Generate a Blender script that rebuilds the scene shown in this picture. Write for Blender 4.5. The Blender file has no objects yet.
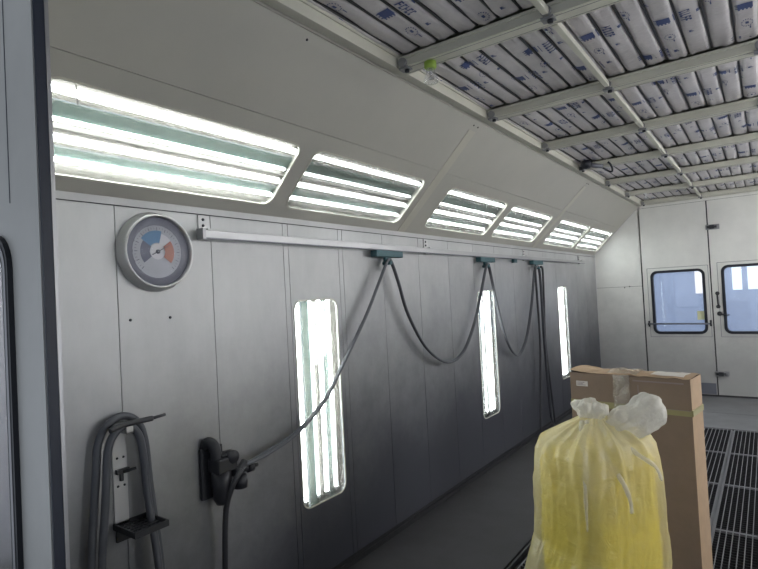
import bpy, bmesh, math, random
from mathutils import Vector, Matrix, noise
random.seed(7)
scene = bpy.context.scene
COL = scene.collection
PI = math.pi
# ---------------------------------------------------------------- room numbers (metres)
L = 8.53          # end wall
W = 4.2           # booth width
H = 2.698         # underside of the ceiling beams
ZW = 2.054        # top of the upright wall
XS = 0.653        # width of the slanted strip
SL = math.hypot(XS, H - ZW)
SDIR = Vector((XS / SL, 0, (H - ZW) / SL))        # up the slant
SNRM = Vector(((H - ZW) / SL, 0, -XS / SL))       # into the room

# ---------------------------------------------------------------- materials
def mat(name, col, rough=.6, metal=0.0, emit=None, spec=.5, alpha=None, var=0.0, vscale=6.0, bump=0.0, bscale=60.0, trans=0.0, stretch=None, low_tone=None):
    m = bpy.data.materials.new(name); m.use_nodes = True
    nt = m.node_tree; b = nt.nodes['Principled BSDF']
    b.inputs['Base Color'].default_value = (*col, 1)
    b.inputs['Roughness'].default_value = rough
    b.inputs['Metallic'].default_value = metal
    b.inputs['Specular IOR Level'].default_value = spec
    if emit:
        b.inputs['Emission Color'].default_value = (*emit[:3], 1); b.inputs['Emission Strength'].default_value = emit[3]
    tc = nt.nodes.new('ShaderNodeTexCoord'); mp = nt.nodes.new('ShaderNodeMapping')
    nt.links.new(tc.outputs['Object'], mp.inputs['Vector'])
    if stretch: mp.inputs['Scale'].default_value = stretch
    last = None
    if var > 0:
        n = nt.nodes.new('ShaderNodeTexNoise'); n.inputs['Scale'].default_value = vscale; n.inputs['Detail'].default_value = 6
        n.inputs['Roughness'].default_value = .65
        nt.links.new(mp.outputs[0], n.inputs['Vector'])
        r = nt.nodes.new('ShaderNodeValToRGB')
        r.color_ramp.elements[0].position = .3; r.color_ramp.elements[1].position = .72
        r.color_ramp.elements[0].color = (*[c * (1 - var) for c in col], 1)
        r.color_ramp.elements[1].color = (*[min(1, c * (1 + var)) for c in col], 1)
        nt.links.new(n.outputs['Fac'], r.inputs['Fac'])
        last = r.outputs['Color']
        nt.links.new(last, b.inputs['Base Color'])
        mr = nt.nodes.new('ShaderNodeMapRange'); mr.inputs['To Min'].default_value = max(.05, rough - .08); mr.inputs['To Max'].default_value = min(1, rough + .08)
        nt.links.new(n.outputs['Fac'], mr.inputs['Value']); nt.links.new(mr.outputs[0], b.inputs['Roughness'])
    if low_tone:   # second tone with a ragged edge, stronger low down and at greater y; (colour, z_full, z_none, amount)
        dc, z0, z1, amt = low_tone
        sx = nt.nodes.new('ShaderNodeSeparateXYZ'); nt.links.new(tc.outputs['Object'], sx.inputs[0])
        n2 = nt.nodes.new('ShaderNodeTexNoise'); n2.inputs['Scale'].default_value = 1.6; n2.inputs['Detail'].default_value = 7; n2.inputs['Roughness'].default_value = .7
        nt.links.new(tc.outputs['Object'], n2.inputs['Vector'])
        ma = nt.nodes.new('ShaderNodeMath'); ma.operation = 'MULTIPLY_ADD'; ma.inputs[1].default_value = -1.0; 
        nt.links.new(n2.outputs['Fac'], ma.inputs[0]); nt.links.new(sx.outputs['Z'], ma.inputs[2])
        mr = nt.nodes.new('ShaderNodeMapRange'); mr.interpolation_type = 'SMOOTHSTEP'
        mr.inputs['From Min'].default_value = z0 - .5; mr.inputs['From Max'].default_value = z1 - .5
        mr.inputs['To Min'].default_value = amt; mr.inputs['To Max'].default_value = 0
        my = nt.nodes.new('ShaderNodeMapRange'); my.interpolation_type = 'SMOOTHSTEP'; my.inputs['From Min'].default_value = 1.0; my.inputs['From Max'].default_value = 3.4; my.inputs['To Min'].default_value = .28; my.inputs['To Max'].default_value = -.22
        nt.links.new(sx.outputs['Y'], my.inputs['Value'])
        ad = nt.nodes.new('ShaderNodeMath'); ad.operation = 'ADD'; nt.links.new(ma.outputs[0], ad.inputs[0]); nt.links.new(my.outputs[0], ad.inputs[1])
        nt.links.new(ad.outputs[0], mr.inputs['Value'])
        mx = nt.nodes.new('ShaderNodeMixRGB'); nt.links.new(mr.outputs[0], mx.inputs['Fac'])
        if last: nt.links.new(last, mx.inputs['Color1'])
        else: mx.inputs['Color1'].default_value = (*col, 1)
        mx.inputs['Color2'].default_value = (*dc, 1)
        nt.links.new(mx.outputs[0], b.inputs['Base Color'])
    if bump > 0:
        n = nt.nodes.new('ShaderNodeTexNoise'); n.inputs['Scale'].default_value = bscale; n.inputs['Detail'].default_value = 4
        nt.links.new(mp.outputs[0], n.inputs['Vector'])
        bn = nt.nodes.new('ShaderNodeBump'); bn.inputs['Strength'].default_value = bump; bn.inputs['Distance'].default_value = .01
        nt.links.new(n.outputs['Fac'], bn.inputs['Height']); nt.links.new(bn.outputs[0], b.inputs['Normal'])
    return m

def film_mat(name, col, cover, rough=.3, bump=.4, bscale=25, gloss=.12, trans_col=(1, 1, 1), zramp=(.6, 1, 0), cvar=.13):
    """thin plastic film: part clear, part milky, part shiny"""
    m = bpy.data.materials.new(name); m.use_nodes = True
    nt = m.node_tree; nt.nodes.clear()
    N = nt.nodes.new; lk = nt.links.new
    out = N('ShaderNodeOutputMaterial'); tr = N('ShaderNodeBsdfTransparent'); df = N('ShaderNodeBsdfDiffuse'); tl = N('ShaderNodeBsdfTranslucent'); gl = N('ShaderNodeBsdfGlossy')
    tr.inputs['Color'].default_value = (*trans_col, 1)
    sz = N('ShaderNodeSeparateXYZ'); zr = N('ShaderNodeMapRange'); zr.inputs['From Min'].default_value = zramp[0]; zr.inputs['From Max'].default_value = zramp[1]; zr.inputs['To Min'].default_value = 0; zr.inputs['To Max'].default_value = zramp[2]
    df.inputs['Color'].default_value = (*col, 1); tl.inputs['Color'].default_value = (*col, 1)
    gl.inputs['Roughness'].default_value = rough
    tc = N('ShaderNodeTexCoord'); n = N('ShaderNodeTexNoise'); n.inputs['Scale'].default_value = 5; n.inputs['Detail'].default_value = 5
    lk(tc.outputs['Object'], n.inputs['Vector'])
    mr = N('ShaderNodeMapRange'); mr.inputs['From Min'].default_value = .3; mr.inputs['From Max'].default_value = .7
    mr.inputs['To Min'].default_value = max(0, cover - cvar); mr.inputs['To Max'].default_value = min(1, cover + cvar)
    lk(n.outputs['Fac'], mr.inputs['Value'])
    n3 = N('ShaderNodeTexNoise'); n3.inputs['Scale'].default_value = bscale; n3.inputs['Detail'].default_value = 5; n3.inputs['Distortion'].default_value = 1.2
    lk(tc.outputs['Object'], n3.inputs['Vector'])
    bn = N('ShaderNodeBump'); bn.inputs['Strength'].default_value = bump; bn.inputs['Distance'].default_value = .012
    lk(n3.outputs['Fac'], bn.inputs['Height'])
    for s in (df, tl, gl): lk(bn.outputs[0], s.inputs['Normal'])
    a = N('ShaderNodeMixShader'); a.inputs[0].default_value = .4; lk(df.outputs[0], a.inputs[1]); lk(tl.outputs[0], a.inputs[2])
    b = N('ShaderNodeMixShader'); lk(tc.outputs['Object'], sz.inputs[0]); lk(sz.outputs['Z'], zr.inputs['Value']); az = N('ShaderNodeMath'); az.use_clamp = True; lk(mr.outputs[0], az.inputs[0]); lk(zr.outputs[0], az.inputs[1]); lk(az.outputs[0], b.inputs[0]); lk(tr.outputs[0], b.inputs[1]); lk(a.outputs[0], b.inputs[2])
    c = N('ShaderNodeMixShader'); c.inputs[0].default_value = gloss; lk(b.outputs[0], c.inputs[1]); lk(gl.outputs[0], c.inputs[2])
    lk(c.outputs[0], out.inputs[0])
    return m

def glass_mat(name, tint=(1, 1, 1), gloss=.06, rough=.02, haze=0.0, haze_col=(.8, .85, .9), fres=.8, through=False):
    m = bpy.data.materials.new(name); m.use_nodes = True
    nt = m.node_tree; nt.nodes.clear(); N = nt.nodes.new; lk = nt.links.new
    out = N('ShaderNodeOutputMaterial'); tr = N('ShaderNodeBsdfTransparent'); gl = N('ShaderNodeBsdfGlossy'); df = N('ShaderNodeBsdfTranslucent' if through else 'ShaderNodeBsdfDiffuse')
    tr.inputs['Color'].default_value = (*tint, 1); gl.inputs['Roughness'].default_value = rough; df.inputs['Color'].default_value = (*haze_col, 1)
    fr = N('ShaderNodeFresnel'); fr.inputs['IOR'].default_value = 1.3
    ml = N('ShaderNodeMath'); ml.operation = 'MULTIPLY_ADD'; ml.inputs[1].default_value = fres; ml.inputs[2].default_value = gloss; lk(fr.outputs[0], ml.inputs[0])
    h = N('ShaderNodeMixShader'); h.inputs[0].default_value = haze; lk(tr.outputs[0], h.inputs[1]); lk(df.outputs[0], h.inputs[2])
    c = N('ShaderNodeMixShader'); lk(ml.outputs[0], c.inputs[0]); lk(h.outputs[0], c.inputs[1]); lk(gl.outputs[0], c.inputs[2])
    lk(c.outputs[0], out.inputs[0])
    return m

TUBE = 17.0
M = dict(
    wall=mat('galvanised_wall', (.46, .465, .465), .42, .25, var=.12, vscale=3, stretch=(1, 1, .35), low_tone=((.040, .043, .058), .15, 2.0, .95)),
    slant=mat('cream_enamel', (.42, .41, .365), .5, .0, var=.05, vscale=2),
    endw=mat('white_enamel', (.74, .735, .70), .45, 0, var=.07, vscale=2.5, low_tone=((.2, .2, .2), .0, 1.7, .8)),
    batten=mat('cream_batten', (.475, .46, .39), .5, var=.04),
    seam=mat('dark_joint', (.03, .03, .033), .8),
    beam=mat('cream_beam', (.56, .55, .47), .5, var=.04),
    rod=mat('steel_rod', (.05, .05, .055), .5, .3),
    film=mat('filter_film', (.56, .53, .535), .38, 0, var=.1, vscale=5, bump=.35, bscale=30, spec=.5),
    print=mat('blue_print', (.05, .075, .2), .5),
    floor=mat('dusty_floor', (.036, .035, .038), .75, var=.3, vscale=3),
    floor2=mat('end_floor', (.13, .13, .135), .6, var=.25, vscale=3),
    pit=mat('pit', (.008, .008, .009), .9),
    grate=mat('grate_steel', (.20, .20, .21), .5, .5, var=.1),
    cross=mat('grate_cross', (.03, .03, .033), .6, .4),
    rubber=mat('black_rubber', (.012, .014, .022), .45),
    seal=mat('navy_seal', (.012, .018, .035), .5),
    alu=mat('aluminium', (.38, .38, .39), .35, .6, var=.05),
    bracket=mat('zinc', (.5, .5, .5), .45, .3),
    trolley=mat('teal_plastic', (.04, .11, .125), .5),
    hose=mat('grey_hose', (.075, .08, .092), .45),
    hose2=mat('black_hose', (.03, .031, .036), .5),
    reg=mat('regulator', (.02, .021, .026), .5),
    steel=mat('dull_steel', (.3, .3, .31), .4, .6),
    tube=mat('tube_light', (1, 1, 1), .5, emit=(.96, .97, 1.0, TUBE)),
    tubecap=mat('tube_cap', (.5, .5, .5), .4, .4),
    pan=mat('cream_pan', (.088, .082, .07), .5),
    teal=mat('mirrored_booth', (.075, .115, .100), .35, .2),  # the dim booth mirrored in the reflector, put into its colour
    pane=glass_mat('light_glass', (.97, 1, .985), .02, haze=.022, haze_col=(.95, .92, .84), through=True),
    winglass=glass_mat('window_glass', (.9, .95, 1.0), .05, haze=.18, haze_col=(.6, .64, .74)),
    card=mat('cardboard', (.22, .158, .115), .75, var=.08, vscale=9, bump=.08, bscale=40),
    cardlit=mat('cardboard_lit', (.40, .28, .175), .75, var=.1, vscale=14),  # paler copy of the cardboard, light from the right put into its colour
    label=mat('paper_label', (.62, .58, .53), .6),
    ink=mat('label_ink', (.25, .2, .2), .6),
    tape=mat('olive_tape', (.30, .275, .13), .45, var=.1),
    packtape=film_mat('packing_tape', (.66, .57, .45), .42, .25, .9, 60, .2),
    yellow=mat('yellow_wrap', (.86, .70, .035), .45, 0, var=.12, vscale=4, bump=.5, bscale=9),
    bag=film_mat('bag_yellow_glow', (.88, .81, .50), .325, .3, .7, 20, .07, zramp=(.66, 1.0, .34), cvar=.05),  # yellow light coming through from the bundle is put into the film colour
    bagsh=film_mat('clear_bag_gather', (.86, .84, .77), .42, .3, .7, 28, .08),
    bagtuft=film_mat('bag_gather', (.84, .82, .76), .62, .3, .8, 32, .08),
    green=mat('green_tape', (.28, .42, .06), .5),
    cup=film_mat('clear_cup', (.8, .8, .8), .2, .1, .3, 40, .15),
    bulb=mat('chrome', (.7, .7, .7), .2, .9),
    dial=mat('dial_face', (.40, .41, .43), .4, var=.06, vscale=12),
    dialring=mat('dial_ring', (.5, .5, .49), .3, .6),
    dialdark=mat('dial_dark', (.13, .135, .16), .4, .2),
    dblue=mat('dial_blue', (.10, .22, .36), .5), dnavy=mat('dial_navy', (.09, .10, .15), .5), dred=mat('dial_red', (.42, .16, .11), .5),
    dwhite=mat('dial_white', (.62, .62, .62), .5), dink=mat('dial_ink', (.12, .12, .14), .5),
    dome=glass_mat('dial_glass', (.97, .97, 1), .012, .16, fres=.12),
    shop=mat('shop_wall', (.42, .46, .57), .8, var=.08),
    skyblock=mat('sky_block', (.12, .12, .12), .9),
    sky=mat('shop_window', (.5, .5, .5), .5, emit=(.85, .92, 1.0, 1.15)),
    warm=mat('warm_reflection', (.5, .5, .5), .5, emit=(1.0, .85, .8, 1.05)),
    note=mat('yellow_note', (.72, .72, .45), .7),
)

# ---------------------------------------------------------------- mesh builder
class MB:
    def __init__(s): s.v = []; s.f = []; s.m = []; s.sm = []
    def add(s, vs, fs, mi=0, smooth=False):
        o = len(s.v); s.v += [tuple(v) for v in vs]
        for f in fs: s.f.append([i + o for i in f]); s.m.append(mi); s.sm.append(smooth)
    def box(s, a, b, mi=0, mtx=None):
        x0, y0, z0 = a; x1, y1, z1 = b
        vs = [Vector(p) for p in ((x0,y0,z0),(x1,y0,z0),(x1,y1,z0),(x0,y1,z0),(x0,y0,z1),(x1,y0,z1),(x1,y1,z1),(x0,y1,z1))]
        if mtx is not None: vs = [mtx @ v for v in vs]
        s.add(vs, [(0,3,2,1),(4,5,6,7),(0,1,5,4),(1,2,6,5),(2,3,7,6),(3,0,4,7)], mi)
    def tube(s, pts, r, n=10, mi=0, caps=True, closed=False):
        pts = [Vector(p) for p in pts]; k = len(pts)
        rs = r if isinstance(r, (list, tuple)) else [r] * k
        up = None; vs = []
        for i, p in enumerate(pts):
            t = (pts[min(i + 1, k - 1)] - pts[max(i - 1, 0)])
            if closed: t = pts[(i + 1) % k] - pts[(i - 1) % k]
            t.normalize()
            if up is None:
                up = Vector((0, 0, 1)) if abs(t.z) < .9 else Vector((1, 0, 0))
            a = (up - t * up.dot(t))
            if a.length < 1e-5: a = t.orthogonal()
            a.normalize(); b = t.cross(a); up = a
            for j in range(n):
                an = 2 * PI * j / n
                vs.append(p + (a * math.cos(an) + b * math.sin(an)) * rs[i])
        fs = []
        for i in range(k if closed else k - 1):
            i2 = (i + 1) % k
            for j in range(n):
                fs.append((i*n + j, i*n + (j+1) % n, i2*n + (j+1) % n, i2*n + j))
        s.add(vs, fs, mi, True)
        if caps and not closed:
            s.add(vs[:n], [tuple(range(n))[::-1]], mi); s.add(vs[-n:], [tuple(range(n))], mi)
    def lathe(s, prof, mtx, n=32, mi=0, smooth=True, caps=True):
        vs = []
        for r, z in prof:
            for j in range(n):
                an = 2 * PI * j / n; vs.append(mtx @ Vector((r * math.cos(an), r * math.sin(an), z)))
        fs = []
        for i in range(len(prof) - 1):
            for j in range(n): fs.append((i*n + j, i*n + (j+1) % n, (i+1)*n + (j+1) % n, (i+1)*n + j))
        s.add(vs, fs, mi, smooth)
        if caps and prof[0][0] > 1e-6: s.add(vs[:n], [tuple(range(n))[::-1]], mi)
        if caps and prof[-1][0] > 1e-6: s.add(vs[-n:], [tuple(range(n))], mi)
    def build(s, name, mats, parent=None, loc=None, bevel=0, recalc=True):
        me = bpy.data.meshes.new(name); me.from_pydata([tuple(v) for v in s.v], [], s.f)
        if not isinstance(mats, (list, tuple)): mats = [mats]
        for m in mats: me.materials.append(m)
        me.polygons.foreach_set('material_index', s.m); me.polygons.foreach_set('use_smooth', s.sm)
        if recalc:
            bm = bmesh.new(); bm.from_mesh(me); bmesh.ops.remove_doubles(bm, verts=bm.verts, dist=1e-6)
            bmesh.ops.recalc_face_normals(bm, faces=bm.faces); bm.to_mesh(me); bm.free()
        me.update()
        o = bpy.data.objects.new(name, me); COL.objects.link(o)
        if loc is not None: o.location = loc
        if parent: o.parent = parent
        if bevel:
            b = o.modifiers.new('bevel', 'BEVEL'); b.width = bevel; b.segments = 2; b.limit_method = 'ANGLE'
        return o

def rounded(x0, y0, x1, y1, r, n=6):
    pts = []
    for cx, cy, a in ((x1 - r, y0 + r, -90), (x1 - r, y1 - r, 0), (x0 + r, y1 - r, 90), (x0 + r, y0 + r, 180)):
        for k in range(n + 1):
            an = math.radians(a + 90 * k / n); pts.append((cx + r * math.cos(an), cy + r * math.sin(an)))
    return pts

def plate(mb, outer, holes, fmap, thick, mi=0):
    """flat sheet with holes: outer / holes are 2D loops, fmap(u, v, d) gives the 3D point, d = depth behind the face"""
    bm = bmesh.new(); loops = []
    for lp in [outer] + holes:
        vs = [bm.verts.new((u, v, 0)) for u, v in lp]; loops.append(vs)
        for i in range(len(vs)): bm.edges.new((vs[i], vs[(i + 1) % len(vs)]))
    bmesh.ops.triangle_fill(bm, edges=bm.edges, use_beauty=True, use_dissolve=False)
    bm.verts.index_update()
    co = [(v.co.x, v.co.y) for v in bm.verts]; tri = [[v.index for v in f.verts] for f in bm.faces]
    bm.free()
    mb.add([fmap(u, v, 0) for u, v in co], tri, mi)
    if thick:
        mb.add([fmap(u, v, thick) for u, v in co], tri, mi)
        for lp in [outer] + holes:
            n = len(lp)
            mb.add([fmap(u, v, 0) for u, v in lp] + [fmap(u, v, thick) for u, v in lp], [(i, (i + 1) % n, (i + 1) % n + n, i + n) for i in range(n)], mi)

def ringband(mb, lo, li, fmap, d0, d1, mi=0):
    """raised frame between two loops with equal point counts; d0 front, d1 back"""
    n = len(lo)
    vs = [fmap(u, v, d0) for u, v in lo] + [fmap(u, v, d0) for u, v in li] + [fmap(u, v, d1) for u, v in lo] + [fmap(u, v, d1) for u, v in li]
    fs = []
    for i in range(n):
        j = (i + 1) % n
        fs += [(i, j, j + n, i + n), (i, i + 2*n, j + 2*n, j), (i + n, j + n, j + 3*n, i + 3*n), (i+2*n, i+3*n, j+3*n, j+2*n)]
    mb.add(vs, fs, mi)

def struct(o):
    o['kind'] = 'structure'; return o
def empty(name, label, cat, loc=(0, 0, 0), group=None, rz=0):
    o = bpy.data.objects.new(name, None); COL.objects.link(o); o.location = loc; o.rotation_euler = (0, 0, rz); o.empty_display_size = .1
    tag(o, label, cat, group); return o
def tag(o, label, cat, group=None):
    o['label'] = label; o['category'] = cat
    if group: o['group'] = group
    return o
def dup(o, parent=None):
    c = o.copy(); COL.objects.link(c)
    if parent: c.parent = parent
    for ch in o.children: dup(ch, c)
    return c
def smooth_path(pts, n=8):
    P = [Vector(p) for p in pts]; P = [P[0] * 2 - P[1]] + P + [P[-1] * 2 - P[-2]]; out = []
    for i in range(1, len(P) - 2):
        for k in range(n):
            t = k / n; a, b, c, d = P[i-1], P[i], P[i+1], P[i+2]
            out.append(.5 * ((2*b) + (c - a)*t + (2*a - 5*b + 4*c - d)*t*t + (3*b - a - 3*c + d)*t**3))
    out.append(P[-2]); return out

# maps: wall (u = y, v = z), slant (u = y, v = distance up the slant), end wall (u = x, v = z)
wallmap = lambda u, v, d: Vector((-d, u, v))
slmap = lambda u, v, d: Vector((0, u, ZW)) + SDIR * v - SNRM * d
endmap = lambda u, v, d: Vector((u, L + d, v))
leafmap = lambda u, v, d: Vector((u, .52 + d, v))

# ---------------------------------------------------------------- left wall
SEAMS = [.56, 1.117, 1.575, 2.040, 2.078, 2.500, 2.540, 2.962, 3.428, 3.892, 4.352, 4.812, 5.272, 5.732, 6.192, 6.640, 7.062, 7.52, 7.98, L]
WLIGHTS = [(2.10, 2.462), (4.392, 4.754), (6.66, 7.022)]
WZ0, WZ1 = .448, 1.598
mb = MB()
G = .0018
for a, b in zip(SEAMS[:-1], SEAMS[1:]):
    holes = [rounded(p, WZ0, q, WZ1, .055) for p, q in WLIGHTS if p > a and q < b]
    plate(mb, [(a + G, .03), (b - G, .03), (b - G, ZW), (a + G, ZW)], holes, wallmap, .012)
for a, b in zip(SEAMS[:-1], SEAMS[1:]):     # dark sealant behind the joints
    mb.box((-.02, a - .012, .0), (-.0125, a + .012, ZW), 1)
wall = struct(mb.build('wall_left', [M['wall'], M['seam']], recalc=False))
mb = MB(); mb.box((0, .56, 2.024), (.005, L, ZW)); mb.box((.0, .56, 2.0205), (.0035, L, 2.024), 1)
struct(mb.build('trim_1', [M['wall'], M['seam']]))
mb = MB(); mb.box((-.012, .56, 0), (.018, L, .03)); mb.box((0, .56, .03), (.006, L, .05), 0)
struct(mb.build('baseboard_left', M['cross']))
sc = MB()
for yy, zz in ((1.165, 1.555), (1.345, 1.555)):
    sc.lathe([(.006, 0), (.006, .003), (.0, .004)], Matrix.Translation((0, yy, zz)) @ Matrix.Rotation(PI/2, 4, 'Y'), 10)
sc.build('screw', M['rubber'], wall)

# ---------------------------------------------------------------- left slant with its light openings
SLIGHTS = [(.745, 1.912), (2.01, 3.092), (3.432, 4.50), (4.63, 5.725), (6.052, 7.22), (7.315, 8.44)]
V0, V1 = .066, .432
mb = MB()
jo = [.56, 3.20, 5.88, L]
for a, b in zip(jo[:-1], jo[1:]):
    plate(mb, [(a + G, 0), (b - G, 0), (b - G, .52), (a + G, .52)], [rounded(p, V0, q, V1, .058, 7) for p, q in SLIGHTS if p > a and q < b], slmap, .012)
    plate(mb, [(a + G, .5225), (b - G, .5225), (b - G, SL), (a + G, SL)], [], slmap, .012)
plate(mb, [(.56, .51), (L, .51), (L, .533), (.56, .533)], [], lambda u, v, d: slmap(u, v, d + .0125), 0, 1)
for y in (3.20, 5.88):     # battens over the joints
    ringy = [(y - .045, .0), (y + .045, .0), (y + .045, .85), (y - .045, .85)]
    plate(mb, ringy, [], lambda u, v, d: slmap(u, v, d - .003), .003, 2)
plate(mb, [(.56, .85), (L, .85), (L, SL), (.56, SL)], [], lambda u, v, d: slmap(u, v, d - .004), .004)
up = struct(mb.build('wall_upper_left', [M['slant'], M['seam'], M['batten']]))
rv = MB()
for y in (1.62, 3.17, 3.23, 5.85, 5.91):
    q = slmap(y, .885, -.004); rv.lathe([(.006, 0), (.005, .003), (0, .004)], Matrix.Translation(q) @ SNRM.to_track_quat('Z', 'Y').to_matrix().to_4x4(), 10)
rv.build('rivet', M['rubber'], up)

# ---------------------------------------------------------------- light fixtures
# strips across the fixture, as fractions of its width from the "first tube" side: (from, to, material)
STR = [(-.02, .055, .030, .050, 0), (.055, .265, .050, .050, 0), (.265, .44, .042, .042, 1), (.44, .50, .048, .048, 0), (.50, .53, .048, .030, 0), (.53, .575, .030, .030, 0), (.575, .60, .030, .048, 0), (.60, .745, .048, .048, 0), (.745, .865, .042, .042, 1), (.865, .935, .048, .048, 0), (.935, 1.04, .050, .020, 0)]
TUBES_REFL = [(.150, .0120), (.452, .0070), (.640, .0120), (.880, .0095)]  # narrow ones are reflections of the wide tubes, built as glowing tubes
def fixture(name, label, u0, u1, v0, v1, fmap, along_u, group, lens=True):
    root = empty(name, label, 'light', (0, 0, 0), group)
    # local frame: keep geometry in world space under an Empty moved to the fixture centre
    c = fmap((u0 + u1) / 2, (v0 + v1) / 2, 0.06); root.location = c
    def fm(s, t, d):     # s along the tubes 0..1, t across 0..1
        if along_u: p = fmap(u0 + (u1 - u0) * s, v1 - (v1 - v0) * t, d)
        else: p = fmap(u0 + (u1 - u0) * t, v0 + (v1 - v0) * s, d)
        return p - c
    D = .052
    e0, e1, t0, t1 = -.02, 1.02, -.02, 1.04
    pan = MB()
    for a, b, da, db, k in STR:
        pan.add([fm(e0, a, da), fm(e1, a, da), fm(e1, b, db), fm(e0, b, db)], [(0, 1, 2, 3)], k)
    for (sa, ta, sb, tb) in ((e0, t0, e1, t0), (e1, t0, e1, t1), (e1, t1, e0, t1), (e0, t1, e0, t0)):
        pan.add([fm(sa, ta, .013), fm(sb, tb, .013), fm(sb, tb, D), fm(sa, ta, D)], [(0, 1, 2, 3)], 0)
    pan.build('reflector', [M['pan'], M['teal']], root, recalc=False)
    for t, r in TUBES_REFL:
        tb = MB(); tb.tube([fm(.028, t, D - r - .006), fm(1.002, t, D - r - .006)], r, 12)
        o = tb.build('tube_and_reflection', M['tube'], root)
        for s0, s1 in ((.008, .027), (1.0025, 1.017)):
            cp = MB(); cp.tube([fm(s0, t, D - r - .006), fm(s1, t, D - r - .006)], r * 1.25, 10); cp.build('lamp_holder', M['tubecap'], o)
    if lens:
        g = MB(); plate(g, rounded(u0 + .001, v0 + .001, u1 - .001, v1 - .001, .056, 7), [], lambda u, v, d: fmap(u, v, d + .003) - c, .004)
        g.build('glass_cover', M['pane'], root)
        f = MB(); lo = rounded(u0 - .004, v0 - .004, u1 + .004, v1 + .004, .061, 7); li = rounded(u0 + .004, v0 + .004, u1 - .004, v1 - .004, .053, 7)
        ringband(f, lo, li, lambda u, v, d: fmap(u, v, d) - c, -.0025, .0)
        f.build('cover_gasket', M['beam'], root)
    return root
LAB = ['long slanted fluorescent light nearest the open door leaf, above the round gauge',
       'second slanted fluorescent light from the near end, above the left half of the rail',
       'third slanted fluorescent light, above the hose trolley in the middle of the rail',
       'fourth slanted fluorescent light from the near end, left of the far joint cover',
       'fifth slanted fluorescent light, second to last before the end wall',
       'last and smallest looking slanted fluorescent light, beside the end wall']
for (a, b), lb in zip(SLIGHTS, LAB):
    fixture('fluorescent_light', lb, a, b, V0, V1, slmap, True, 'slanted fluorescent lights above the left wall')
LAB = ['tall upright wall light nearest the camera, crossed by the long grey hose',
       'middle upright wall light, behind the hose of the second trolley',
       'farthest upright wall light, above the left corner of the cardboard box']
for (a, b), lb in zip(WLIGHTS, LAB):
    fixture('wall_light', lb, a, b, WZ0, WZ1, wallmap, False, 'upright fluorescent lights in the left wall')

# light pull string hanging in the nearest slanted light
mb = MB(); q = slmap(.845, .425, -.004); mb.tube([q, q + Vector((.0, 0, -.03)), q + Vector((.0, .003, -.055))], .0016, 6)
mb.tube([q + Vector((0, .003, -.055)), q + Vector((0, .004, -.068))], .003, 6)
tag(mb.build('pull_cord', M['rubber']), 'short dark cord hanging over the top edge of the nearest slanted light', 'cord')

# ---------------------------------------------------------------- end wall, doors
DX = [.645, 1.492, 2.339, 3.186]
mb = MB()
plate(mb, [(0, 0), (DX[0] - .010, 0), (DX[0] - .010, 1.545), (0, 1.545)], [], endmap, .05)
plate(mb, [(0, 1.549), (DX[0] - .010, 1.549), (DX[0] - .010, H), (XS, H), (0, ZW)], [], endmap, .05)
plate(mb, [(DX[0] - .010, 2.672), (DX[3] + .006, 2.672), (DX[3] + .006, H + .1), (DX[0] - .010, H + .1)], [], endmap, .05)
plate(mb, [(DX[3] + .006, 0), (W, 0), (W, ZW), (W - XS, H), (DX[3] + .006, H)], [], endmap, .05)
we = struct(mb.build('wall_end', M['endw']))
mb = MB(); plate(mb, [(0, 1.53), (.64, 1.53), (.64, 1.56), (0, 1.56)], [], lambda u, v, d: endmap(u, v, d + .051), .002)
mb.build('joint_backing', M['seam'], we)
mb = MB()
for zz, xx in ((1.535, .40), (1.548, .47)): mb.lathe([(.009, 0), (.007, .005), (0, .006)], Matrix.Translation((xx, L, zz)) @ Matrix.Rotation(PI/2, 4, 'X'), 10)
mb.build('screw', M['rubber'], we)
def doorleaf(name, x0, x1, z0, z1, win, fmap, mt, t=.045, framed=True, face=-1):
    mb = MB()
    wx0, wz0, wx1, wz1 = win
    hole = rounded(wx0 + .02, wz0 + .02, wx1 - .02, wz1 - .02, .07, 6)
    plate(mb, [(x0 + .008, z0), (x1 - .008, z0), (x1 - .008, z1), (x0 + .008, z1)], [hole], fmap, t)
    root = struct(mb.build(name, mt))
    mb = MB(); ringband(mb, rounded(wx0, wz0, wx1, wz1, .085, 6), rounded(wx0 + .035, wz0 + .035, wx1 - .035, wz1 - .035, .055, 6), fmap, -.012, t + .012)
    mb.build('window_gasket', M['rubber'], root)
    if not framed:
        mb = MB(); ringband(mb, rounded(wx0 + .012, wz0 + .012, wx1 - .012, wz1 - .012, .075, 6), rounded(wx0 + .024, wz0 + .024, wx1 - .024, wz1 - .024, .065, 6), fmap, -.0135, -.011)
        mb.build('gasket_insert', M['steel'], root)
    mb = MB(); plate(mb, rounded(wx0 + .034, wz0 + .034, wx1 - .034, wz1 - .034, .055, 6), [], lambda u, v, d: fmap(u, v, d + t * .4), .005)
    mb.build('pane', M['winglass'] if framed else M['dome'], root)
    if framed:
        mb = MB(); e = .042
        lo = rounded(wx0 - e, wz0 - e, wx1 + e, wz1 + e, .004, 2); li = rounded(wx0 - e + .005, wz0 - e + .005, wx1 + e - .005, wz1 + e - .005, .004, 2)
        ringband(mb, lo, li, fmap, -.0015, 0)
        mb.build('window_surround_joint', M['dialdark'], root)
    return root
d1 = doorleaf('door_1', DX[0], DX[1], .025, 2.668, (.752, .85, 1.425, 1.752), endmap, M['endw'])
d2 = doorleaf('door_2', DX[1], DX[2], .025, 2.668, (1.612, .85, 2.26, 1.775), endmap, M['endw'])
doorleaf('door_3', DX[2], DX[3], .025, 2.668, (2.45, .85, 3.11, 1.775), endmap, M['endw'])
mb = MB()
for x in DX: mb.box((x - .013, L + .006, .02), (x + .013, L + .05, 2.672))
mb.box((DX[0], L + .003, .0), (DX[3], L + .05, .026)); mb.box((DX[0], L + .006, 2.667), (DX[3], L + .05, 2.6725))
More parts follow.
